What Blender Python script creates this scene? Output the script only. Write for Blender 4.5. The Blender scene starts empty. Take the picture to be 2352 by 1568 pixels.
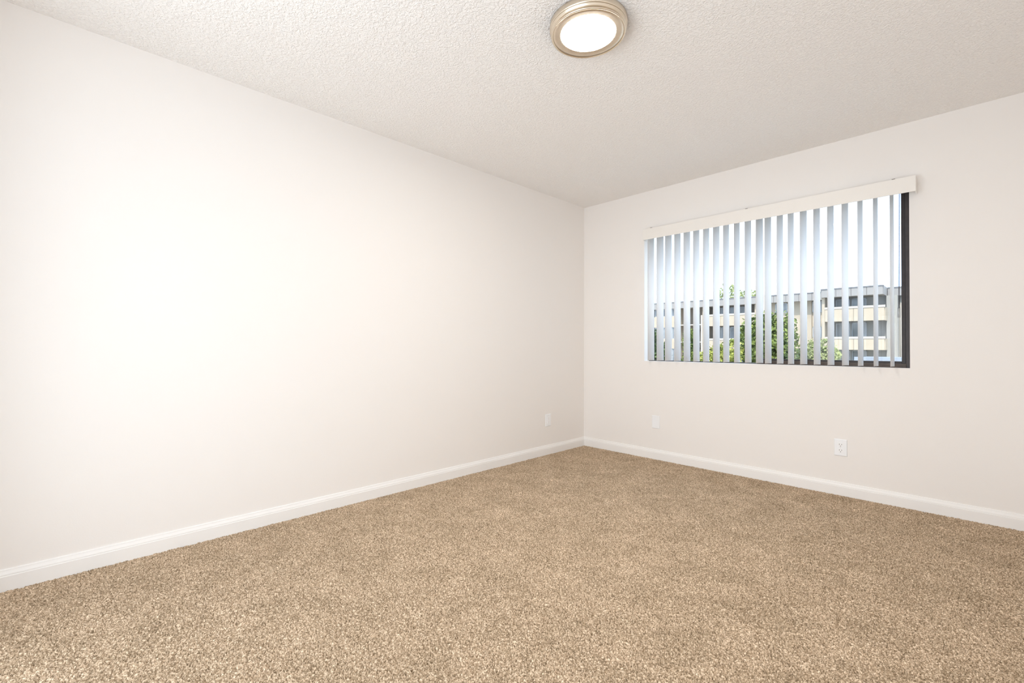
import bpy, math, random
import numpy as np
from mathutils import Matrix, Vector

random.seed(7)
rng = np.random.default_rng(11)
scene = bpy.context.scene
COL = scene.collection
PI = math.pi

# ------------------------------------------------------------------ camera
cam_d = bpy.data.cameras.new('camera')
cam_d.sensor_width = 36.0
cam_d.sensor_fit = 'HORIZONTAL'
cam_d.lens = 15.928
cam_d.clip_start = 0.02
cam_d.clip_end = 400
cam = bpy.data.objects.new('camera', cam_d)
COL.objects.link(cam)
_r, _u, _b = (0.7005466, 0.7136, 0.0030966), (0.0049041, -0.0091537, 0.9999461), (0.7135899, -0.7004936, -0.0099122)
cam.matrix_world = Matrix(((_r[0], _u[0], _b[0], 2.80854), (_r[1], _u[1], _b[1], -3.79674),
                           (_r[2], _u[2], _b[2], 1.01558), (0, 0, 0, 1)))
scene.camera = cam

# ------------------------------------------------------------------ sky, sun, daylight, exposure
world = bpy.data.worlds.new('sky')
scene.world = world
world.use_nodes = True
bg = world.node_tree.nodes['Background']
bg.inputs['Color'].default_value = (0.665, 0.82, 1.0, 1)
bg.inputs['Strength'].default_value = 2.1

sun_d = bpy.data.lights.new('sun', 'SUN')
sun_d.energy = 3.5
sun_d.angle = math.radians(0.6)
sun_d.color = (1.0, 0.92, 0.80)
sun = bpy.data.objects.new('sun', sun_d)
COL.objects.link(sun)
_az, _el = math.radians(14), math.radians(54)          # from behind our building, slightly from the right
sun.rotation_euler = Vector((math.sin(_az) * math.cos(_el), -math.cos(_az) * math.cos(_el), math.sin(_el))).to_track_quat('Z', 'Y').to_euler()
sun.location = (10, -20, 30)

ROOM_X, ROOM_Y, ROOM_H = 3.24, -4.33, 2.44              # room runs 0..ROOM_X, ROOM_Y..0
WT = 0.15                                               # wall thickness
def area(name, loc, rot, sx, sy, power, color=(1, 1, 1), portal=False):
    d = bpy.data.lights.new(name, 'AREA')
    d.shape = 'RECTANGLE'
    d.size, d.size_y = sx, sy
    d.energy = power
    d.color = color
    d.cycles.is_portal = portal
    o = bpy.data.objects.new(name, d)
    COL.objects.link(o)
    o.location = loc
    o.rotation_euler = rot
    return o
# daylight through the room's window (portal for the sky) and an added fill lamp behind the camera
area('window_daylight_portal', (1.605, 0.16, 1.45), (PI / 2, 0, PI), 1.85, 1.15, 1.0, portal=True)
PD0, PD1, PDT = 0.60, 2.90, 2.12                        # unseen door opening added in the rear wall to let the fill in
area('rear_fill_light', ((PD0 + PD1) / 2, ROOM_Y - 0.95, 0.80), (math.radians(120), 0, 0), 2.6, 1.7, 51.0, (1.0, 0.985, 0.965))  # upturned fill lamp added to stand in for light bounced from behind
LAMP_STRENGTH = 106.0

scene.view_settings.view_transform = 'Standard'
scene.view_settings.look = 'None'
scene.view_settings.gamma = 1.0
scene.view_settings.exposure = 0.26
scene.view_settings.use_curve_mapping = False
scene.cycles.max_bounces = 14
scene.cycles.diffuse_bounces = 10
scene.cycles.transparent_max_bounces = 16
scene.cycles.sample_clamp_indirect = 8.0
scene.cycles.caustics_reflective = False
scene.cycles.caustics_refractive = False

# ------------------------------------------------------------------ helpers
class MB:
    """collects shapes into one mesh"""
    def __init__(self):
        self.v, self.f, self.s = [], [], []

    def add(self, vs, fs, smooth=False):
        n = len(self.v)
        self.v += [tuple(p) for p in vs]
        self.f += [tuple(i + n for i in f) for f in fs]
        self.s += [smooth] * len(fs)
        return self

    def box(self, x0, x1, y0, y1, z0, z1, ch=0.0):
        if ch <= 0:
            v = [(x, y, z) for z in (z0, z1) for y in (y0, y1) for x in (x0, x1)]
            f = [(0, 2, 3, 1), (4, 5, 7, 6), (0, 1, 5, 4), (2, 6, 7, 3), (0, 4, 6, 2), (1, 3, 7, 5)]
            return self.add(v, f)
        import bmesh
        bm = bmesh.new()
        bmesh.ops.create_cube(bm, size=1.0, matrix=Matrix.Translation(((x0 + x1) / 2, (y0 + y1) / 2, (z0 + z1) / 2)) @ Matrix.Diagonal((x1 - x0, y1 - y0, z1 - z0, 1)))
        bmesh.ops.bevel(bm, geom=bm.edges[:], offset=ch, segments=2, affect='EDGES', profile=0.6)
        bm.verts.index_update()
        self.add([v.co[:] for v in bm.verts], [[v.index for v in f.verts] for f in bm.faces])
        bm.free()
        return self

    def lathe(self, prof, n=96, c=(0, 0, 0), smooth=True, closed=False):
        vs = [(c[0] + r * math.cos(2 * PI * k / n), c[1] + r * math.sin(2 * PI * k / n), c[2] + z) for r, z in prof for k in range(n)]
        m = len(prof)
        fs = [(i * n + k, i * n + (k + 1) % n, (i + 1) * n + (k + 1) % n, (i + 1) * n + k) for i in range(m - 1) for k in range(n)]
        return self.add(vs, fs, smooth)

    def disc(self, r, z, n=96, c=(0, 0, 0), up=False):
        vs = [(c[0] + r * math.cos(2 * PI * k / n), c[1] + r * math.sin(2 * PI * k / n), c[2] + z) for k in range(n)]
        return self.add(vs, [tuple(range(n)) if up else tuple(reversed(range(n)))])

    def tube(self, a, b, ra, rb=None, n=10, caps=True):
        rb = ra if rb is None else rb
        a, b = Vector(a), Vector(b)
        q = (b - a).to_track_quat('Z', 'Y')
        vs = []
        for p, r in ((a, ra), (b, rb)):
            for k in range(n):
                vs.append(p + q @ Vector((r * math.cos(2 * PI * k / n), r * math.sin(2 * PI * k / n), 0)))
        fs = [(k, (k + 1) % n, n + (k + 1) % n, n + k) for k in range(n)]
        self.add(vs, fs, True)
        if caps:
            m = len(self.v)
            self.f += [tuple(m - 2 * n + k for k in reversed(range(n))), tuple(m - n + k for k in range(n))]
            self.s += [False, False]
        return self

    def extrude_profile(self, prof, a, b, axis):
        """profile (d, z) pushed from a to b along x (axis 0, d goes to -y) or y (axis 1, d goes to +x)"""
        n = len(prof)
        vs = []
        for t in (a, b):
            for d, z in prof:
                vs.append((t, -d, z) if axis == 0 else (d, t, z))
        fs = [(k, k + 1, n + k + 1, n + k) for k in range(n - 1)]
        fs += [tuple(range(n)), tuple(n + k for k in reversed(range(n)))]
        return self.add(vs, fs)

    def mesh(self, name):
        m = bpy.data.meshes.new(name)
        m.from_pydata(self.v, [], self.f)
        m.polygons.foreach_set('use_smooth', self.s)
        m.update()
        return m

    def build(self, name, mat, parent=None, loc=None):
        m = self.mesh(name)
        if mat:
            m.materials.append(mat)
        return put(name, m, parent, loc)

def put(name, mesh, parent=None, loc=None):
    o = bpy.data.objects.new(name, mesh)
    COL.objects.link(o)
    if parent is not None:
        o.parent = parent
    if loc:
        o.location = loc
    return o

def tag(o, label=None, cat=None, group=None, kind=None):
    if label: o['label'] = label
    if cat: o['category'] = cat
    if group: o['group'] = group
    if kind: o['kind'] = kind
    return o

def empty(name, loc=(0, 0, 0)):
    o = bpy.data.objects.new(name, None)
    o.empty_display_size = 0.1
    COL.objects.link(o)
    o.location = loc
    return o

# ------------------------------------------------------------------ materials
def mat(name, color, rough=0.5, metal=0.0, spec=0.5, var=0.0, scale=8.0, bump=0.0, bscale=200.0, bdist=0.001, detail=3.0, aniso=0.0):
    m = bpy.data.materials.new(name)
    m.use_nodes = True
    nt = m.node_tree
    b = nt.nodes['Principled BSDF']
    b.inputs['Base Color'].default_value = (*color, 1)
    b.inputs['Roughness'].default_value = rough
    b.inputs['Metallic'].default_value = metal
    b.inputs['Specular IOR Level'].default_value = spec
    if aniso:
        b.inputs['Anisotropic'].default_value = aniso
    tc = nt.nodes.new('ShaderNodeTexCoord')
    if var > 0:
        n = nt.nodes.new('ShaderNodeTexNoise')
        n.inputs['Scale'].default_value = scale
        n.inputs['Detail'].default_value = detail
        nt.links.new(tc.outputs['Object'], n.inputs['Vector'])
        r = nt.nodes.new('ShaderNodeValToRGB')
        r.color_ramp.elements[0].position = 0.3
        r.color_ramp.elements[1].position = 0.7
        r.color_ramp.elements[0].color = (*[max(0, c * (1 - var)) for c in color], 1)
        r.color_ramp.elements[1].color = (*[min(1, c * (1 + var)) for c in color], 1)
        nt.links.new(n.outputs['Fac'], r.inputs['Fac'])
        nt.links.new(r.outputs['Color'], b.inputs['Base Color'])
    if bump > 0:
        n2 = nt.nodes.new('ShaderNodeTexNoise')
        n2.inputs['Scale'].default_value = bscale
        n2.inputs['Detail'].default_value = 3.0
        nt.links.new(tc.outputs['Object'], n2.inputs['Vector'])
        bp = nt.nodes.new('ShaderNodeBump')
        bp.inputs['Strength'].default_value = bump
        bp.inputs['Distance'].default_value = bdist
        nt.links.new(n2.outputs['Fac'], bp.inputs['Height'])
        nt.links.new(bp.outputs['Normal'], b.inputs['Normal'])
    return m

def ceiling_mat():
    m = mat('textured_ceiling_paint', (0.905, 0.885, 0.864), 0.85, spec=0.25)
    nt = m.node_tree
    b = nt.nodes['Principled BSDF']
    tc = nt.nodes['Texture Coordinate']
    n = nt.nodes.new('ShaderNodeTexNoise')
    n.inputs['Scale'].default_value = 88.0
    n.inputs['Detail'].default_value = 2.1
    n.inputs['Roughness'].default_value = 0.6
    n.inputs['Distortion'].default_value = 0.6
    nt.links.new(tc.outputs['Object'], n.inputs['Vector'])
    r = nt.nodes.new('ShaderNodeValToRGB')
    r.color_ramp.elements[0].position = 0.40
    r.color_ramp.elements[1].position = 0.66
    nt.links.new(n.outputs['Fac'], r.inputs['Fac'])
    bp = nt.nodes.new('ShaderNodeBump')
    bp.inputs['Strength'].default_value = 0.62
    bp.inputs['Distance'].default_value = 0.0045
    bp.invert = False
    nt.links.new(r.outputs['Color'], bp.inputs['Height'])
    nt.links.new(bp.outputs['Normal'], b.inputs['Normal'])
    return m

def carpet_mat():
    m = bpy.data.materials.new('beige_cut_pile')
    m.use_nodes = True
    nt = m.node_tree
    b = nt.nodes['Principled BSDF']
    b.inputs['Roughness'].default_value = 0.95
    b.inputs['Specular IOR Level'].default_value = 0.1
    tc = nt.nodes.new('ShaderNodeTexCoord')
    at = nt.nodes.new('ShaderNodeAttribute')
    at.attribute_name = 'yarn'
    r = nt.nodes.new('ShaderNodeValToRGB')
    e = r.color_ramp.elements
    e[0].position, e[0].color = 0.0, (0.15, 0.102, 0.058, 1)
    e[1].position, e[1].color = 1.0, (0.96, 0.79, 0.60, 1)
    x = e.new(0.35); x.color = (0.375, 0.277, 0.180, 1)
    x = e.new(0.7); x.color = (0.64, 0.492, 0.346, 1)
    # single yarn tips, finer than the relief
    vo = nt.nodes.new('ShaderNodeTexVoronoi')
    vo.voronoi_dimensions = '2D'
    vo.feature = 'F1'
    vo.inputs['Scale'].default_value = 400.0
    nt.links.new(tc.outputs['Object'], vo.inputs['Vector'])
    sp = nt.nodes.new('ShaderNodeSeparateColor')
    nt.links.new(vo.outputs['Color'], sp.inputs['Color'])
    mt = nt.nodes.new('ShaderNodeMix')
    mt.data_type = 'FLOAT'
    mt.inputs['Factor'].default_value = 0.55
    nt.links.new(at.outputs['Fac'], mt.inputs['A'])
    nt.links.new(sp.outputs['Red'], mt.inputs['B'])
    mr = nt.nodes.new('ShaderNodeMapRange')
    mr.inputs['From Min'].default_value = 0.14
    mr.inputs['From Max'].default_value = 0.86
    nt.links.new(mt.outputs['Result'], mr.inputs['Value'])
    nt.links.new(mr.outputs['Result'], r.inputs['Fac'])
    # broad pile-lean shading put into the colour as mottling
    n = nt.nodes.new('ShaderNodeTexNoise')
    n.inputs['Scale'].default_value = 5.5
    n.inputs['Detail'].default_value = 5.0
    n.inputs['Roughness'].default_value = 0.65
    nt.links.new(tc.outputs['Object'], n.inputs['Vector'])
    r2 = nt.nodes.new('ShaderNodeValToRGB')
    r2.color_ramp.elements[0].position, r2.color_ramp.elements[0].color = 0.3, (0.83, 0.82, 0.80, 1)
    r2.color_ramp.elements[1].position, r2.color_ramp.elements[1].color = 0.72, (1.12, 1.12, 1.14, 1)
    nt.links.new(n.outputs['Fac'], r2.inputs['Fac'])
    mx = nt.nodes.new('ShaderNodeMix')
    mx.data_type = 'RGBA'
    mx.blend_type = 'MULTIPLY'
    mx.inputs['Factor'].default_value = 1.0
    nt.links.new(r.outputs['Color'], mx.inputs['A'])
    nt.links.new(r2.outputs['Color'], mx.inputs['B'])
    nt.links.new(mx.outputs['Result'], b.inputs['Base Color'])
    return m

def glass_mat(name, tint=(1, 1, 1), refl=0.06, rough=0.0):
    m = bpy.data.materials.new(name)
    m.use_nodes = True
    nt = m.node_tree
    nt.nodes.remove(nt.nodes['Principled BSDF'])
    out = nt.nodes['Material Output']
    t = nt.nodes.new('ShaderNodeBsdfTransparent')
    t.inputs['Color'].default_value = (*tint, 1)
    g = nt.nodes.new('ShaderNodeBsdfGlossy')
    g.inputs['Roughness'].default_value = rough
    mx = nt.nodes.new('ShaderNodeMixShader')
    mx.inputs['Fac'].default_value = refl
    nt.links.new(t.outputs[0], mx.inputs[1])
    nt.links.new(g.outputs[0], mx.inputs[2])
    nt.links.new(mx.outputs[0], out.inputs['Surface'])
    return m

def vane_mat():
    m = bpy.data.materials.new('translucent_white_vinyl')
    m.use_nodes = True
    nt = m.node_tree
    b = nt.nodes['Principled BSDF']
    b.inputs['Base Color'].default_value = (0.96, 0.96, 0.965, 1)
    b.inputs['Roughness'].default_value = 0.7
    b.inputs['Specular IOR Level'].default_value = 0.08
    tr = nt.nodes.new('ShaderNodeBsdfTranslucent')
    tr.inputs['Color'].default_value = (0.96, 0.965, 0.97, 1)
    mx = nt.nodes.new('ShaderNodeMixShader')
    mx.inputs['Fac'].default_value = 0.55
    nt.links.new(b.outputs[0], mx.inputs[1])
    nt.links.new(tr.outputs[0], mx.inputs[2])
    nt.links.new(mx.outputs[0], nt.nodes['Material Output'].inputs['Surface'])
    return m

def emit_mat(name, color, strength):
    m = bpy.data.materials.new(name)
    m.use_nodes = True
    nt = m.node_tree
    nt.nodes.remove(nt.nodes['Principled BSDF'])
    e = nt.nodes.new('ShaderNodeEmission')
    e.inputs['Color'].default_value = (*color, 1)
    e.inputs['Strength'].default_value = strength
    nt.links.new(e.outputs[0], nt.nodes['Material Output'].inputs['Surface'])
    return m

def leaf_mat(name, dark, light, scale=1.6):
    m = mat(name, light, 0.6, spec=0.3)
    nt = m.node_tree
    b = nt.nodes['Principled BSDF']
    tc = nt.nodes['Texture Coordinate']
    n = nt.nodes.new('ShaderNodeTexNoise')
    n.inputs['Scale'].default_value = scale
    n.inputs['Detail'].default_value = 6.0
    nt.links.new(tc.outputs['Object'], n.inputs['Vector'])
    r = nt.nodes.new('ShaderNodeValToRGB')
    r.color_ramp.elements[0].position, r.color_ramp.elements[0].color = 0.36, (*dark, 1)
    r.color_ramp.elements[1].position, r.color_ramp.elements[1].color = 0.64, (*light, 1)
    nt.links.new(n.outputs['Fac'], r.inputs['Fac'])
    nt.links.new(r.outputs['Color'], b.inputs['Base Color'])
    return m

M = dict(
    wall=mat('warm_white_wall_paint', (0.87, 0.843, 0.816), 0.75, spec=0.3, bump=0.12, bscale=160, bdist=0.0015),
    trim=mat('white_semi_gloss_trim', (0.885, 0.875, 0.86), 0.4, var=0.01, scale=3),
    ceiling=ceiling_mat(),
    carpet=carpet_mat(),
    slab=mat('concrete_slab', (0.35, 0.32, 0.28), 0.9, var=0.1),
    bronze=mat('dark_bronze_aluminium', (0.045, 0.034, 0.031), 0.42, spec=0.35, metal=0.0, var=0.12, scale=30),
    bronze_track=mat('brown_anodised_track', (0.075, 0.050, 0.036), 0.42, spec=0.35, metal=0.0, var=0.2, scale=25),
    gasket=mat('black_rubber_gasket', (0.012, 0.012, 0.013), 0.6, var=0.1),
    pane=glass_mat('clear_window_glass', (0.985, 0.99, 0.99), 0.008),
    valance=mat('ivory_vinyl_valance', (0.85, 0.825, 0.785), 0.42, var=0.01, scale=4),
    vane=vane_mat(),
    rail=mat('white_aluminium_headrail', (0.7, 0.69, 0.67), 0.4, var=0.02),
    clip=mat('smoky_plastic_clip', (0.12, 0.105, 0.09), 0.4, var=0.1, scale=60),
    wand=glass_mat('clear_acrylic_wand', (0.60, 0.605, 0.63), 0.10, 0.2),
    wandgrip=glass_mat('frosted_acrylic_grip', (0.84, 0.845, 0.86), 0.12, 0.3),
    nickel=mat('brushed_nickel', (0.76, 0.67, 0.55), 0.34, metal=1.0, bump=0.05, bscale=400, bdist=0.0003, var=0.03, scale=40),
    nickel_dark=mat('nickel_groove', (0.40, 0.32, 0.22), 0.4, metal=1.0, var=0.05, scale=40),  # darker nickel copy, groove shade put into the colour
    diffuser=emit_mat('glowing_opal_diffuser', (1.0, 0.95, 0.88), LAMP_STRENGTH),
    plate=mat('white_plastic_plate', (0.885, 0.90, 0.92), 0.35, var=0.01),
    face=mat('white_plastic_receptacle', (0.90, 0.905, 0.915), 0.3, var=0.01),
    slot=mat('dark_contact_slot', (0.05, 0.035, 0.03), 0.6, var=0.1),
    screw=mat('painted_screw', (0.72, 0.71, 0.70), 0.35, metal=0.4, var=0.03),
    cream=mat('cream_stucco', (0.446, 0.384, 0.304), 0.9, var=0.05, scale=0.7),
    cream2=mat('cream_panel_siding', (0.471, 0.403, 0.316), 0.85, var=0.04, scale=1.2),
    coping=mat('pale_coping', (0.496, 0.459, 0.409), 0.8, var=0.03),
    fascia=mat('light_grey_metal_fascia', (0.30, 0.285, 0.275), 0.6, var=0.04, scale=0.6),
    cap=mat('dark_roof_edge', (0.16, 0.16, 0.17), 0.7, var=0.2, scale=3),
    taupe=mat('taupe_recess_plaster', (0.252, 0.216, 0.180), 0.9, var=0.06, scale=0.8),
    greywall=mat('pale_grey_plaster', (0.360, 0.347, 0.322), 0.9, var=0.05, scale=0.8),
    bglass=mat('reflective_window_glass', (0.22, 0.235, 0.25), 0.08, spec=0.8, var=0.35, scale=0.9),
    curtain=mat('drawn_blinds_behind_glass', (0.40, 0.41, 0.42), 0.6, var=0.1, scale=4),
    bframe=mat('pale_aluminium_frame', (0.55, 0.57, 0.60), 0.5, metal=0.2, var=0.05),
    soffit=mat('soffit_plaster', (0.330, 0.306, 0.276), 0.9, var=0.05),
    pipe=mat('painted_downpipe', (0.62, 0.59, 0.55), 0.6, var=0.05),
    bark=mat('grey_brown_bark', (0.16, 0.12, 0.085), 0.9, var=0.3, scale=9),
    leafy=leaf_mat('yellow_green_foliage', (0.15, 0.19, 0.035), (0.46, 0.47, 0.12)),
    leafg=leaf_mat('mid_green_foliage', (0.055, 0.095, 0.028), (0.24, 0.29, 0.075)),
    leafd=leaf_mat('dark_green_foliage', (0.03, 0.055, 0.03), (0.13, 0.18, 0.065)),
    leafp=leaf_mat('pale_green_foliage', (0.22, 0.27, 0.11), (0.46, 0.49, 0.24)),
    ground=mat('pale_paving', (0.50, 0.48, 0.44), 0.95, var=0.3, scale=0.4),  # unseen ground, kept pale to bounce light up onto the vanes
    carport=mat('blue_grey_sheet_metal', (0.26, 0.29, 0.34), 0.5, metal=0.0, var=0.05),
    rear_frame=mat('white_vinyl_frame', (0.8, 0.8, 0.79), 0.4, var=0.02),
)

# ------------------------------------------------------------------ room shell
def wall_hole(axis, c0, c1, a0, a1, z0, z1, h):
    """slab of wall between planes c0 (inside) and c1 (outside) along `axis`, with an optional hole h=(a,b,za,zb)"""
    m = MB()
    def P(a, c, z):
        return (a, c, z) if axis == 0 else (c, a, z)
    if h is None:
        A, Z = [a0, a1], [z0, z1]
    else:
        A, Z = [a0, h[0], h[1], a1], [z0, h[2], h[3], z1]
    for c in (c0, c1):
        for i in range(len(A) - 1):
            for k in range(len(Z) - 1):
                if h is not None and i == 1 and k == 1:
                    continue
                m.add([P(A[i], c, Z[k]), P(A[i + 1], c, Z[k]), P(A[i + 1], c, Z[k + 1]), P(A[i], c, Z[k + 1])], [(0, 1, 2, 3)])
    rims = [(a0, a1, z0, z1)] + ([h] if h is not None else [])
    for (a, b, za, zb) in rims:
        q = [(a, za), (b, za), (b, zb), (a, zb)]
        for k in range(4):
            (x, z), (x2, z2) = q[k], q[(k + 1) % 4]
            m.add([P(x, c0, z), P(x2, c0, z2), P(x2, c1, z2), P(x, c1, z)], [(0, 1, 2, 3)])
    return m


OPEN = (0.683, 2.527, 0.882, 2.06)                      # window opening: x0, x1, sill, head
FLOOR_Z = -0.02
tag(MB().box(-WT, ROOM_X + WT, ROOM_Y - WT, WT, -0.25, FLOOR_Z).build('floor', M['slab']), 'flat floor slab under the beige carpet', kind='structure')
tag(MB().box(-0.6, ROOM_X + 1.6, ROOM_Y - 2.2, WT, ROOM_H, ROOM_H + 0.25).build('ceiling', M['ceiling']), 'white textured ceiling of the empty room', kind='structure')  # side and rear overhangs added out of view to keep the sun out
tag(wall_hole(1, 0, -WT, ROOM_Y - WT, WT, FLOOR_Z, ROOM_H, None).build('wall_left', M['wall']), 'long blank warm white wall on the left', kind='structure')
tag(wall_hole(0, 0, WT, 0, ROOM_X + WT, FLOOR_Z, ROOM_H, OPEN).build('wall_right', M['wall']), 'warm white wall on the right with the window', kind='structure')
tag(wall_hole(0, ROOM_Y, ROOM_Y - WT, 0, ROOM_X + WT, FLOOR_Z, ROOM_H, (PD0, PD1, FLOOR_Z + 0.03, PDT)).build('wall_rear', M['wall']), 'warm white wall behind the camera with an added door opening', kind='structure')
tag(wall_hole(1, ROOM_X, ROOM_X + WT, ROOM_Y, 0, FLOOR_Z, ROOM_H, None).build('wall_near', M['wall']), 'warm white wall beside the camera', kind='structure')

PROF = [(0, -0.015), (0.0145, -0.015), (0.0145, 0.0595), (0.0138, 0.0612), (0.0118, 0.0622), (0.0125, 0.0650), (0.0118, 0.0690),
        (0.0092, 0.0745), (0.0068, 0.0800), (0.0060, 0.0850), (0.0045, 0.0872), (0, 0.0878)]
tag(MB().extrude_profile(PROF, ROOM_Y, 0, 1).build('baseboard_left', M['trim']), 'white moulded baseboard along the left wall', kind='structure')
tag(MB().extrude_profile(PROF, 0, ROOM_X, 0).build('baseboard_right', M['trim']), 'white moulded baseboard under the window wall', kind='structure')

# carpet: a dense field of yarn tips, every tip at its own height, low ones toned darker
def carpet():
    step = 0.0036
    nx, ny = int(ROOM_X / step), int(-ROOM_Y / step)
    X, Y = np.meshgrid(np.linspace(0.002, ROOM_X - 0.002, nx), np.linspace(ROOM_Y + 0.002, -0.002, ny))
    jx = rng.uniform(-.42, .42, X.shape) * step
    jy = rng.uniform(-.42, .42, X.shape) * step
    jx[:, 0] = jx[:, -1] = 0; jy[0, :] = jy[-1, :] = 0
    rnd = rng.random(X.shape)
    Z = (rnd - 0.6) * 0.0085
    tone = 0.6 * rnd + 0.4 * rng.random(X.shape)
    v = np.stack([X + jx, Y + jy, Z], -1).reshape(-1, 3).astype(np.float32)
    idx = np.arange(nx * ny).reshape(ny, nx)
    a, b, c, d = idx[:-1, :-1], idx[:-1, 1:], idx[1:, 1:], idx[1:, :-1]
    flip = rng.random(a.shape) < 0.5
    t1 = np.where(flip[..., None], np.stack([a, b, c], -1), np.stack([a, b, d], -1)).reshape(-1, 3)
    t2 = np.where(flip[..., None], np.stack([a, c, d], -1), np.stack([b, c, d], -1)).reshape(-1, 3)
    t = np.concatenate([t1, t2]).astype(np.int32)
    m = bpy.data.meshes.new('carpet')
    m.vertices.add(len(v)); m.vertices.foreach_set('co', v.ravel())
    m.loops.add(len(t) * 3); m.loops.foreach_set('vertex_index', t.ravel())
    m.polygons.add(len(t)); m.polygons.foreach_set('loop_start', np.arange(len(t), dtype=np.int32) * 3)
    m.polygons.foreach_set('use_smooth', np.ones(len(t), dtype=bool))
    m.update(calc_edges=True)
    at = m.attributes.new('yarn', 'FLOAT', 'POINT')
    at.data.foreach_set('value', np.clip(tone, 0, 1).astype(np.float32).ravel())
    m.materials.append(M['carpet'])
    return put('carpet', m)
tag(carpet(), 'mottled beige cut pile carpet covering the whole floor', 'carpet', kind='stuff')

# ------------------------------------------------------------------ window
def window():
    x0, x1, z0, z1 = OPEN
    w = tag(empty('window_1', ((x0 + x1) / 2, 0.08, z0)), 'dark bronze sliding window behind the white vertical blinds', kind='structure')
    inv = (-(x0 + x1) / 2, -0.08, -z0)
    def part(name, m, mt, par=w):
        o = m.build(name, mt, par)
        if par is w:
            o.location = inv
        return o
    Y0, Y1 = 0.062, 0.125
    part('jamb_frame', MB().box(x1 - 0.024, x1, Y0, Y1, z0, z1, 0.0015).box(x1 - 0.013, x1 - 0.007, Y0 - 0.004, Y0 + 0.01, z0 + 0.03, z1), M['bronze'])
    part('jamb_frame', MB().box(x0, x0 + 0.012, Y0 + 0.02, Y1, z0, z1, 0.0015), M['bronze'])
    part('head_frame', MB().box(x0 + 0.012, x1 - 0.024, Y0, Y1, z1 - 0.02, z1, 0.0015), M['bronze'])
    part('sill_frame', MB().box(x0 + 0.012, x1 - 0.024, Y0 + 0.02, Y1, z0, z0 + 0.007, 0.001), M['bronze'])
    xm = 1.621                                                # meeting stile
    part('sill_track', MB().box(xm, x1 - 0.022, Y0 - 0.004, Y0 + 0.018, z0, z0 + 0.027, 0.0015)
         .box(xm, x1 - 0.022, Y0 - 0.010, Y0 - 0.004, z0, z0 + 0.012, 0.001), M['bronze_track'])
    part('sash_rail', MB().box(xm + 0.030, x1 - 0.046, Y0 + 0.020, Y0 + 0.042, z0 + 0.027, z0 + 0.041, 0.001), M['bronze'])
    part('sash_rail', MB().box(xm + 0.030, x1 - 0.046, Y0 + 0.020, Y0 + 0.042, z1 - 0.036, z1 - 0.02, 0.001), M['bronze'])
    part('sash_stile', MB().box(x1 - 0.046, x1 - 0.026, Y0 + 0.016, Y0 + 0.042, z0 + 0.027, z1 - 0.03, 0.0015), M['bronze'])
    part('sash_stile', MB().box(xm, xm + 0.030, Y0 + 0.020, Y0 + 0.046, z0 + 0.007, z1 - 0.03, 0.0015), M['bronze'])
    part('gasket', MB().box(x1 - 0.0265, x1 - 0.0235, Y0 + 0.006, Y0 + 0.03, z0 + 0.03, z1 - 0.03), M['gasket'])
    part('pane', MB().box(xm + 0.026, x1 - 0.042, Y0 + 0.029, Y0 + 0.033, z0 + 0.036, z1 - 0.03), M['pane'])
    part('pane', MB().box(x0 + 0.008, xm + 0.004, Y0 + 0.048, Y0 + 0.052, z0 + 0.004, z1 - 0.02), M['pane'])
window()
# glazed door added out of view for the rear fill lamp
def added_rear_door():
    yc = ROOM_Y - 0.07
    d = tag(empty('added_door_1', ((PD0 + PD1) / 2, yc, FLOOR_Z)), 'unseen glazed door added behind the camera for the fill light', kind='structure')
    off = (-(PD0 + PD1) / 2, -yc, -FLOOR_Z)
    Y0, Y1 = ROOM_Y - 0.10, ROOM_Y - 0.05
    xm = (PD0 + PD1) / 2
    zb = FLOOR_Z + 0.03
    for nm, m in (('door_jamb', MB().box(PD0, PD0 + 0.05, Y0, Y1, zb, PDT)), ('door_jamb', MB().box(PD1 - 0.05, PD1, Y0, Y1, zb, PDT)),
                  ('door_head', MB().box(PD0 + 0.05, PD1 - 0.05, Y0, Y1, PDT - 0.05, PDT)), ('door_sill', MB().box(PD0 + 0.05, PD1 - 0.05, Y0, Y1, zb, zb + 0.04)),
                  ('door_stile', MB().box(xm - 0.03, xm + 0.03, Y0, Y1, zb + 0.04, PDT - 0.05))):
        m.build(nm, M['rear_frame'], d).location = off
    for a, b in ((PD0 + 0.05, xm - 0.03), (xm + 0.03, PD1 - 0.05)):
        MB().box(a, b, Y0 + 0.02, Y0 + 0.026, zb + 0.04, PDT - 0.05).build('pane', M['pane'], d).location = off
added_rear_door()

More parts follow.
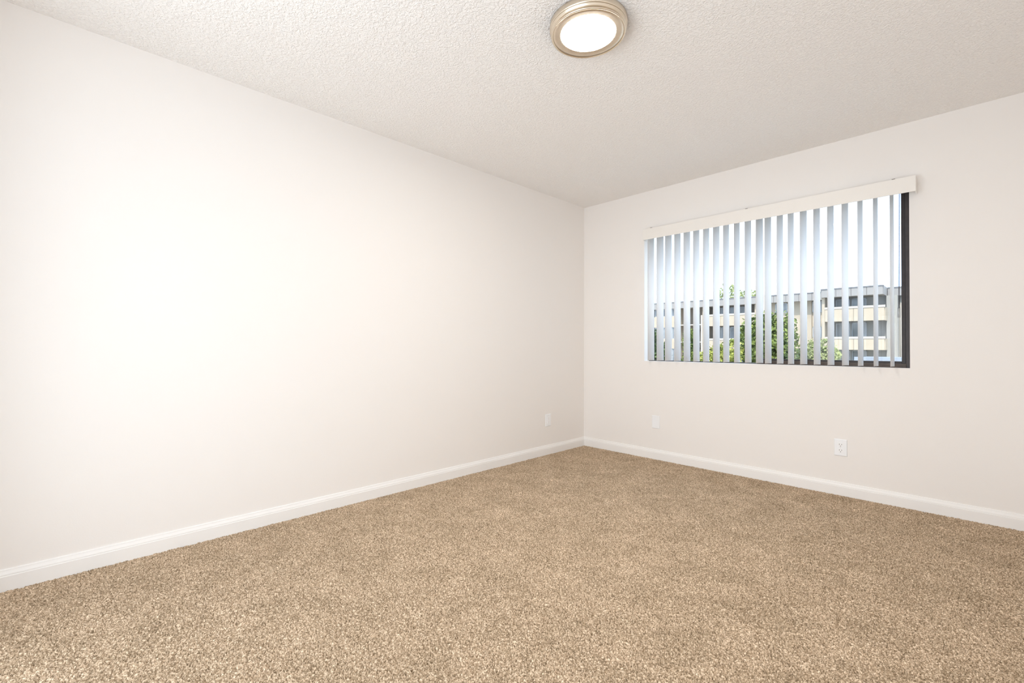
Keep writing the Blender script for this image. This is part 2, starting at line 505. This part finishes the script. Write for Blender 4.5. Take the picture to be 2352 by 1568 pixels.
# ------------------------------------------------------------------ vertical blind
VANES = [(0.7648, 82.0), (0.854, 79.3), (0.9311, 80.6), (1.0136, 82.2), (1.0974, 81.0), (1.179, 82.7), (1.2601, 83.1), (1.3426, 80.4),
         (1.4198, 83.3), (1.501, 84.0), (1.5831, 80.2), (1.6639, 77.1), (1.7234, 79.6), (1.8036, 79.8), (1.8745, 81.1), (1.9539, 76.9),
         (2.0349, 77.7), (2.1157, 77.3), (2.1973, 76.8), (2.2797, 80.9), (2.3598, 82.5), (2.4419, 83.8)]
def blind():
    VY = -0.035
    vx0, vx1, vz0, vz1, vf = 0.714, 2.565, 1.976, 2.073, -0.088
    b = tag(empty('vertical_blind', (1.64, VY, 0.891)), 'white vertical blind with open vanes hanging from an ivory valance', 'blind')
    off = Vector((-1.64, -VY, -0.891))
    def part(name, m, mt):
        o = m.build(name, mt, b)
        o.location = off
        return o
    part('valance', MB().box(vx0, vx1, vf, vf + 0.004, vz0, vz1, 0.0012), M['valance'])
    part('valance_return', MB().box(vx1 - 0.004, vx1, vf + 0.004, -0.001, vz0, vz1, 0.001), M['valance'])
    part('valance_return', MB().box(vx0, vx0 + 0.004, vf + 0.004, -0.001, vz0, vz1, 0.001), M['valance'])
    part('headrail', MB().box(vx0 + 0.015, vx1 - 0.02, VY - 0.018, VY + 0.018, 2.010, 2.046, 0.002), M['rail'])
    for cx in (0.796, 1.592, 2.459):
        part('mounting_clip', MB().box(cx - 0.008, cx + 0.008, vf + 0.001, 0.0, 2.0735, 2.0765).box(cx - 0.008, cx + 0.008, VY - 0.02, VY + 0.02, 2.046, 2.0735), M['clip'])
    # one curved vane, shared by all
    w, th, n = 0.096, 0.0011, 10
    m = MB()
    pts = []
    for k in range(n + 1):
        u = (k / n - 0.5)
        pts.append((u * w, 0.0055 * (1 - 4 * u * u) - 0.0035))
    z0, z1 = 0.0, 1.115
    vs = []
    for z in (z0, z1):
        for s in (-th / 2, th / 2):
            for (u, h) in pts:
                vs.append((u, h + s, z))
    N = n + 1
    fs = []
    for k in range(n):
        fs += [(k, k + 1, 2 * N + k + 1, 2 * N + k), (N + k + 1, N + k, 3 * N + k, 3 * N + k + 1),
               (k + 1, k, N + k, N + k + 1), (2 * N + k, 2 * N + k + 1, 3 * N + k + 1, 3 * N + k)]
    fs += [(0, 2 * N, 3 * N, N), (n, N + n, 3 * N + n, 2 * N + n)]
    m.add(vs, fs, True)
    vm = m.mesh('vane')
    vm.materials.append(M['vane'])
    hm = MB().box(-0.006, 0.006, -0.0012, 0.0012, 1.095, 1.122).mesh('vane_hook')
    hm.materials.append(M['rail'])
    for x, a in VANES:
        o = put('vane', vm, b)
        o.location = (x - 1.64, 0, random.uniform(-0.0008, 0.0008))
        o.rotation_euler = (0, random.uniform(-.0008, .0008), math.radians(a))
        put('vane_hook', hm, o)
    wd = part('tilt_wand', MB().tube((2.4865, -0.062, 2.005), (2.4808, -0.062, 1.262), 0.0042, n=12), M['wand'])
    MB().tube((2.4808, -0.062, 1.274), (2.4807, -0.062, 1.262), 0.0042, 0.0078, n=12).tube((2.4807, -0.062, 1.262), (2.4805, -0.062, 1.202), 0.0078, 0.0086, n=12).build('wand_grip', M['wandgrip'], wd)
blind()

# ------------------------------------------------------------------ ceiling light
def ceiling_light():
    c = (1.621, -2.165)
    L = tag(empty('ceiling_light', (*c, ROOM_H)), 'round flush ceiling light with brushed nickel rings and glowing white diffuser', 'ceiling light')
    base = MB().lathe([(0.1665, 0.001), (0.1688, -0.001), (0.1694, -0.010), (0.1694, -0.0215), (0.1686, -0.0250), (0.1670, -0.0262)])
    base.build('canopy_ring', M['nickel'], L)
    MB().lathe([(0.1670, -0.0262), (0.1650, -0.0272), (0.1664, -0.0284)]).build('groove', M['nickel_dark'], L)
    MB().lathe([(0.1664, -0.0284), (0.1678, -0.0294), (0.1674, -0.0312), (0.1656, -0.0318), (0.1653, -0.0330), (0.1638, -0.0358), (0.1612, -0.0382),
                (0.1588, -0.0398), (0.1575, -0.0404)]).build('cove_ring', M['nickel'], L)
    MB().lathe([(0.1575, -0.0404), (0.1562, -0.0414), (0.1582, -0.0424)]).build('groove', M['nickel_dark'], L)
    MB().lathe([(0.1582, -0.0424), (0.1612, -0.0434), (0.1630, -0.0456), (0.1626, -0.0484), (0.1602, -0.0502), (0.1572, -0.0504), (0.1560, -0.0496)]).build('lip_ring', M['nickel'], L)
    MB().lathe([(0.1560, -0.0496), (0.1548, -0.0476), (0.1534, -0.0476)]).build('groove', M['nickel_dark'], L)
    MB().lathe([(0.1534, -0.0476), (0.1526, -0.0486), (0.1400, -0.0478), (0.1250, -0.0470), (0.1205, -0.0462), (0.1188, -0.0435)]).build('face_ring', M['nickel'], L)
    d = MB().lathe([(0.1187, -0.0440), (0.1177, -0.0462), (0.1145, -0.0468), (0.0800, -0.0474), (0.0400, -0.0476)]).disc(0.0400, -0.0476)
    d.build('diffuser', M['diffuser'], L)
ceiling_light()

# ------------------------------------------------------------------ wall plates
def plate_mesh(w, h, t):
    """bevelled cover plate, back on y=0, front facing -y"""
    m = MB()
    e = 0.004
    vs, fs = [], []
    for (dx, y) in ((0, 0), (0, -t * 0.45), (e, -t)):
        vs += [(-w / 2 + dx, y, -h / 2 + dx), (w / 2 - dx, y, -h / 2 + dx), (w / 2 - dx, y, h / 2 - dx), (-w / 2 + dx, y, h / 2 - dx)]
    for r in range(2):
        for k in range(4):
            fs.append((r * 4 + k, r * 4 + (k + 1) % 4, r * 4 + 4 + (k + 1) % 4, r * 4 + 4 + k))
    fs.append((8, 9, 10, 11))
    return m.add(vs, fs)

def ycyl(m, x, z, r, y0, y1, n=20, sx=1.0, sz=1.0):
    vs = [(x + r * sx * math.cos(2 * PI * k / n), y, z + r * sz * math.sin(2 * PI * k / n)) for y in (y0, y1) for k in range(n)]
    m.add(vs, [(k, (k + 1) % n, n + (k + 1) % n, n + k) for k in range(n)] + [tuple(n + k for k in range(n))])
    return m

def outlet(name, loc, rz, label, kind):
    o = tag(empty(name, loc), label, 'outlet' if kind != 'blank' else 'wall plate', 'electrical plates low on the walls')
    o.rotation_euler = (0, 0, rz)
    t = 0.0062
    plate_mesh(0.0745, 0.114, t).build('cover_plate', M['plate'], o)
    if kind == 'duplex':
        for cz in (0.0195, -0.0195):
            r = MB()
            ycyl(r, 0, cz, 0.0172, -t, -t - 0.0022, 28, 1.0, 0.84).build('receptacle', M['face'], o)
            rp = o.children[-1]
            for sx, hh in ((-0.0063, 0.0042), (0.0063, 0.0034)):
                MB().box(sx - 0.0011, sx + 0.0011, -t - 0.0026, -t - 0.0018, cz + 0.0030 - hh, cz + 0.0030 + hh).build('slot', M['slot'], rp)
            g = ycyl(MB(), 0, cz - 0.0085, 0.0024, -t - 0.0018, -t - 0.0026, 12)
            g.build('ground_hole', M['slot'], rp)
        ycyl(MB(), 0, 0, 0.003, -t, -t - 0.001, 12).build('screw', M['screw'], o)
    elif kind == 'rocker':
        MB().box(-0.0166, 0.0166, -t - 0.0020, -t + 0.001, -0.0333, 0.0333, 0.0008).build('receptacle', M['face'], o)
        rp = o.children[-1]
        for cz in (0.0165, -0.0165):
            for sx, hh in ((-0.0063, 0.0042), (0.0063, 0.0034)):
                MB().box(sx - 0.0010, sx + 0.0010, -t - 0.0023, -t - 0.0018, cz + 0.002 - hh, cz + 0.002 + hh).build('slot', M['screw'], rp)
            ycyl(MB(), 0, cz - 0.008, 0.0022, -t - 0.0018, -t - 0.0023, 12).build('ground_hole', M['screw'], rp)
        for cz in (0.0485, -0.0485):
            ycyl(MB(), 0, cz, 0.0026, -t, -t - 0.0008, 12).build('screw', M['screw'], o)
    else:
        for cz in (0.0415, -0.0415):
            ycyl(MB(), 0, cz, 0.0026, -t, -t - 0.0006, 12).build('screw', M['plate'], o)
    return o
outlet('power_outlet', (2.1665, -0.0003, 0.326), 0, 'white duplex power outlet with dark slots under the window', 'duplex')
outlet('blank_wall_plate', (0.798, -0.0003, 0.334), 0, 'plain white blank wall plate near the room corner, without any slots', 'blank')
outlet('power_outlet', (0.0003, -0.562, 0.320), PI / 2, 'white outlet plate on the long left wall beside the corner', 'rocker')

# ------------------------------------------------------------------ outside: ground, building, trees
GZ = -3.2
tag(MB().box(-70, 60, 0.6, 120, GZ - 0.2, GZ).build('courtyard', M['ground']), 'paved courtyard between the two apartment houses', kind='structure')

def building():
    A, Bk = 50.0, 47.75                                       # front planes of the set-back and the projecting block
    B = tag(empty('apartment_building', (-15, A, GZ)), 'three storey cream apartment house with grey roof fascia and balconies', 'building')
    off = (15, -A, -GZ)
    def part(name, m, mt, par=None):
        o = m.build(name, M[mt], par or B)
        if par is None:
            o.location = off
        return o
    ROOF, FB = 6.50, 5.69
    P = [(4.77, 3.41), (1.97, 0.76), (-0.83, -2.04)]           # coping top and underside of each parapet band
    # ---- main wall volumes
    def panels(name, x0, x1, step, y, z0, z1, mt, t=0.10):
        n = max(1, round((x1 - x0) / step)); s = (x1 - x0) / n
        meshes = MB().box(0.012, s - 0.012, 0, t, z0, z1).mesh(name)
        meshes.materials.append(M[mt])
        for k in range(n):
            o = put(name, meshes, B)
            o.location = Vector(off) + Vector((x0 + k * s, y, 0))
    def window(x0, x1, z0, z1, y, mull=2, kind='bglass', curtain=None):
        f = MB()
        e = 0.05
        f.box(x0, x1, y - 0.03, y + 0.05, z0, z0 + e).box(x0, x1, y - 0.03, y + 0.05, z1 - e, z1)
        for k in range(mull + 1):
            xx = x0 + (x1 - x0 - e) * k / mull
            f.box(xx, xx + e, y - 0.03, y + 0.05, z0, z1)
        w = part('window', f, 'bframe')
        for k in range(mull):
            a = x0 + (x1 - x0) * k / mull + 0.03; b_ = x0 + (x1 - x0) * (k + 1) / mull - 0.03
            MB().box(a, b_, y, y + 0.03, z0 + 0.04, z1 - 0.04).build('pane', M['curtain' if curtain == k else kind], w)
    # back core of the building and the roof deck
    part('core_wall', MB().box(-42, -1.4, A + 1.75, A + 9, GZ, 6.2), 'greywall')
    part('roof_deck', MB().box(-42, -7.3, A - 0.30, A + 9, 6.2, 6.42).box(-7.3, -2.75, Bk - 0.30, A + 9, 6.2, 6.42).box(-2.75, 14, A - 0.1, A + 9, 6.2, 6.42), 'cap')
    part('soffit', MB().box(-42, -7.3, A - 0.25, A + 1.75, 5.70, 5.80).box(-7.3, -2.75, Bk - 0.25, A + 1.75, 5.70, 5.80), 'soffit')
    # fascia panels and dark roof edge
    panels('fascia_panel', -42, -7.4, 1.15, A - 0.42, FB, ROOF - 0.10, 'fascia')
    panels('fascia_panel', -7.3, -2.75, 1.14, Bk - 0.42, FB, ROOF - 0.10, 'fascia')
    part('roof_edge', MB().box(-42, -7.35, A - 0.46, A - 0.25, ROOF - 0.10, ROOF), 'cap')
    part('roof_edge', MB().box(-7.35, -2.70, Bk - 0.46, Bk - 0.25, ROOF - 0.10, ROOF), 'cap')
    part('fascia_return', MB().box(-2.80, -2.72, Bk - 0.32, A - 0.1, FB, ROOF - 0.02), 'fascia')
    part('fascia_return', MB().box(-7.38, -7.30, Bk - 0.32, A - 0.3, FB, ROOF - 0.02), 'fascia')
    # ---- S1: far left, flush window bands
    x0, x1 = -42, -22.75
    for (zt, zb) in P:
        panels('parapet_panel', x0, x1, 1.6, A, zb, zt, 'cream2', 0.5)
    for (z0, z1) in ((4.77, FB), (1.97, 3.41), (-0.83, 0.76)):
        for k in range(12):
            a = x0 + (x1 - x0) * k / 12
            window(a + 0.06, a + (x1 - x0) / 12 - 0.06, z0, z1, A + 0.15, 2)
    part('cross_wall', MB().box(x1 - 0.1, x1 + 0.14, A, A + 1.8, GZ, 5.7), 'cream')
    # ---- S2: open stairwell
    x0, x1 = -22.6, -19.72
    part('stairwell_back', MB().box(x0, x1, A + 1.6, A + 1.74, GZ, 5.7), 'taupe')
    for z in (3.60, 1.51, -0.9):
        part('landing', MB().box(x0, x1, A + 0.05, A + 1.6, z - 0.02, z + 0.10), 'coping')
    for k, (za, zb) in enumerate(((1.6, 3.6), (-0.85, 1.5))):
        fl = MB()
        for s in range(9):
            t = s / 9
            fl.box(x0 + 0.5 + 1.9 * t, x0 + 0.75 + 1.9 * t, A + 0.9, A + 1.55, za + (zb - za) * t, za + (zb - za) * t + 0.14)
        part('stair_flight', fl, 'taupe')
    part('stair_post', MB().box(-19.90, -19.72, A - 0.05, A + 0.2, GZ, 4.75), 'coping')
    part('stair_post', MB().box(-19.72, -19.45, A, A + 1.8, GZ, 5.7), 'cream')
    # ---- S3: balconies
    def loggia(x0, x1, y, depth, n, cheek, wall, step=0.9):
        for i, (zt, zb) in enumerate(P):
            panels('parapet_panel', x0, x1, step, y, zb, zt - 0.20, 'cream2', 0.12)
            part('parapet_coping', MB().box(x0, x1 + 0.06, y - 0.05, y + 0.18, zt - 0.19, zt), 'coping')
            part('parapet_end', MB().box(x1 - 0.05, x1 + 0.05, y + 0.12, y + depth, zb, zt - 0.2), 'cream2')
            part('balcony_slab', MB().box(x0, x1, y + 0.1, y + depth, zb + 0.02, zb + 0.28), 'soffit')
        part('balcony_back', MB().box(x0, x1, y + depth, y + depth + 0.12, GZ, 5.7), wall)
        for (z0, z1) in ((4.0, 5.60), (1.1, 3.32), (-1.7, 0.68)):
            for k in range(n):
                a = x0 + 0.55 + (x1 - x0 - 1.9) * k / n
                window(a, a + (x1 - x0 - 1.9) / n - 0.15, z0, z1, y + depth - 0.06, 2, curtain=(k % 2))
        if cheek:
            part('cheek_wall', MB().box(x0 - 0.18, x0 + 0.02, y, y + depth, GZ, 5.7), 'cream')
    loggia(-19.4, -14.0, A, 1.5, 2, True, 'taupe')
    # ---- pier with downpipe
    part('pier', MB().box(-14.0, -13.05, A - 0.02, A + 1.8, GZ, 5.7), 'cream')
    part('downpipe', MB().box(-13.03, -12.86, A - 0.52, A - 0.44, 4.4, 6.62).box(-13.03, -12.86, A + 0.1, A + 0.24, GZ, 5.7), 'pipe')
    # ---- S4: wall set back under the roof edge, windows left, blank right
    part('wall', MB().box(-13.05, -8.78, A + 0.55, A + 1.8, GZ, 5.7), 'cream')
    for (z0, z1) in ((4.65, 5.64), (1.97, 3.05), (-0.83, 0.3)):
        window(-12.1, -10.95, z0, z1, A + 0.50, 2)
    # ---- S5: windows over panelled spandrels beside the projecting block
    part('wall', MB().box(-8.76, -7.2, A + 0.62, A + 1.8, GZ, 5.7), 'cream')
    for (zt, zb) in ((4.22, 3.06), (1.96, 0.5), (-0.9, -2.1)):
        panels('parapet_panel', -8.72, -7.3, 0.7, A + 0.50, zb, zt, 'cream2', 0.12)
    for (z0, z1) in ((4.52, 5.66), (1.96, 3.06), (-0.9, 0.5)):
        window(-8.70, -7.3, z0, z1, A + 0.56, 2, curtain=1)
    # ---- projecting block on the right
    part('wall', MB().box(-7.35, -7.12, Bk, A + 1.8, GZ, 5.7), 'cream')
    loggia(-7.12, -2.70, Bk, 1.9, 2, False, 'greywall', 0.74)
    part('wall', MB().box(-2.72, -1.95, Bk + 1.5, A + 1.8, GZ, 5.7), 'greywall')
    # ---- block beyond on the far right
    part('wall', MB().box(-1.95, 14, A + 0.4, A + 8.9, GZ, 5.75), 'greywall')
    panels('fascia_panel', -2.70, 14, 1.2, A - 0.16, FB, ROOF - 0.10, 'fascia')
    part('roof_edge', MB().box(-2.70, 14, A - 0.2, A, ROOF - 0.10, ROOF), 'cap')
    for x in (-1.80, -1.52):
        part('downpipe', MB().tube((x, A + 0.32, GZ), (x, A + 0.32, 5.7), 0.05, n=8), 'coping')
building()

def carport():
    c = tag(empty('carport', (1.5, 28, GZ)), 'low blue grey metal carport roof outside the window', 'carport')
    off = (-1.5, -28, -GZ)
    def part(n, m, mt):
        o = m.build(n, M[mt], c); o.location = off
    part('roof_sheet', MB().box(-1.75, 5.0, 27.2, 31, 0.36, 0.44), 'carport')
    part('roof_edge', MB().box(-1.80, 5.05, 27.1, 27.2, 0.26, 0.48), 'carport')
    for x in (-1.5, 1.6, 4.7):
        part('post', MB().box(x - 0.06, x + 0.06, 27.6, 27.72, GZ, 0.36), 'pipe')
carport()

def tree(name, loc, blobs, leaf, n, size, trunk, label, group='trees and bushes outside the window'):
    """blobs: ellipsoids (x, y, z, rx, ry, rz) relative to loc; leaves are small bent quads spread through their shells"""
    t = tag(empty(name, loc), label, 'bush' if 'bush' in name else 'tree', group)
    tot = sum(b[3] * b[4] + b[3] * b[5] + b[4] * b[5] for b in blobs)
    V, F = [], []
    for b in blobs:
        k = int(n * (b[3] * b[4] + b[3] * b[5] + b[4] * b[5]) / tot)
        d = rng.normal(size=(k, 3)); d /= np.linalg.norm(d, axis=1)[:, None]
        rr = 1.0 - 0.42 * rng.random(k) ** 1.6
        lump = 1 + 0.16 * np.sin(d[:, 0] * 7 + b[0] * 3) * np.sin(d[:, 2] * 9 + 1.3) + 0.08 * rng.normal(size=k)
        c = np.array(b[:3]) + d * (rr * lump)[:, None] * np.array(b[3:])
        a = rng.normal(size=(k, 3)) + d * 0.6; a /= np.linalg.norm(a, axis=1)[:, None]
        s = np.cross(a, rng.normal(size=(k, 3))); s /= np.linalg.norm(s, axis=1)[:, None]
        nn = np.cross(a, s)
        L = size * rng.uniform(0.6, 1.3, k)[:, None]
        base = len(V)
        pts = np.stack([c - a * L * .5, c + s * L * .32 + nn * L * .1, c + a * L * .5, c - s * L * .32 + nn * L * .1], 1).reshape(-1, 3)
        V += pts.tolist()
        F += [(base + 4 * i, base + 4 * i + 1, base + 4 * i + 2, base + 4 * i + 3) for i in range(k)]
    m = MB(); m.v = [tuple(v) for v in V]; m.f = F; m.s = [False] * len(F)
    o = m.build('foliage', M[leaf], t)
    o['kind'] = 'stuff'
    tm = MB()
    h = trunk[1]
    tm.tube((0, 0, 0), (0.04, 0.02, h * 0.55), trunk[0], trunk[0] * 0.8, n=9).tube((0.04, 0.02, h * 0.55), (0, 0, h), trunk[0] * 0.8, trunk[0] * 0.4, n=9)
    for k in range(5):
        a = 2 * PI * k / 5 + 0.4
        bb = blobs[k % len(blobs)]
        tm.tube((0.03, 0.01, h * (0.5 + 0.08 * k)), (bb[0] + 0.5 * bb[3] * math.cos(a), bb[1] + 0.5 * bb[4] * math.sin(a), bb[2] + 0.2 * bb[5]), trunk[0] * 0.4, trunk[0] * 0.12, n=6)
    tm.build('trunk', M['bark'], t)

tree('leafy_tree', (-8.1, 34, GZ), [(-1.1, 0, 4.7, 0.95, 1.0, 1.8), (0.0, 0.2, 4.9, 1.1, 1.1, 1.95), (1.05, -0.1, 4.6, 0.95, 1.0, 1.9), (-0.6, -0.2, 3.0, 1.3, 1.2, 1.5), (0.7, 0.1, 2.9, 1.25, 1.2, 1.5)],
     'leafg', 9000, 0.26, (0.16, 4.6), 'tall dense green tree in front of the middle balconies')
tree('flowering_bush', (-10.2, 30, GZ), [(-0.9, 0, 3.2, 0.8, 0.8, 0.75), (0.1, 0.2, 3.5, 0.9, 0.9, 0.9), (0.9, 0, 3.9, 0.75, 0.8, 0.85), (0.0, 0, 2.2, 1.6, 1.0, 1.2)],
     'leafy', 5000, 0.20, (0.10, 3.0), 'yellow green bush low beside the tall green tree')
tree('slender_tree', (-5.0, 36, GZ), [(-0.5, 0, 4.0, 0.55, 0.6, 0.75), (0.25, 0, 4.35, 0.5, 0.5, 0.5), (0.65, 0.1, 3.7, 0.5, 0.5, 0.45), (-0.1, 0, 3.2, 0.7, 0.7, 0.6)],
     'leafp', 1500, 0.20, (0.07, 3.9), 'sparse pale green tree in front of the projecting balconies')
tree('shrub_bush', (-6.75, 39.2, GZ), [(0, 0, 3.4, 0.75, 0.7, 0.75), (0.1, 0.1, 2.6, 0.9, 0.8, 0.9)], 'leafd', 1800, 0.22, (0.08, 2.8), 'small dark green bush right of the tall green tree')
tree('leafy_tree', (-18.2, 36, GZ), [(-0.6, 0, 4.6, 0.8, 0.9, 1.3), (0.35, 0.1, 3.4, 0.8, 0.9, 1.2), (-0.6, 0, 3.0, 0.9, 0.9, 1.4)], 'leafd', 4000, 0.24, (0.12, 4.4), 'dark green tree behind the far left vanes')
tree('leafy_tree', (-16.2, 38.6, GZ), [(0, 0, 4.6, 0.55, 0.7, 1.35), (0.0, 0.1, 3.0, 0.65, 0.8, 1.3)], 'leafg', 3000, 0.22, (0.10, 4.2), 'narrow green tree left of the open stairwell')
tree('roofline_tree', (-20.0, 63, GZ), [(-1.4, 0, 11.6, 1.6, 1.4, 1.3), (0.9, 0, 10.9, 1.9, 1.5, 1.1), (0, 0, 9.0, 2.2, 1.6, 1.6)], 'leafp', 1500, 0.36, (0.25, 10.5), 'pale tree top rising over the grey roof edge')
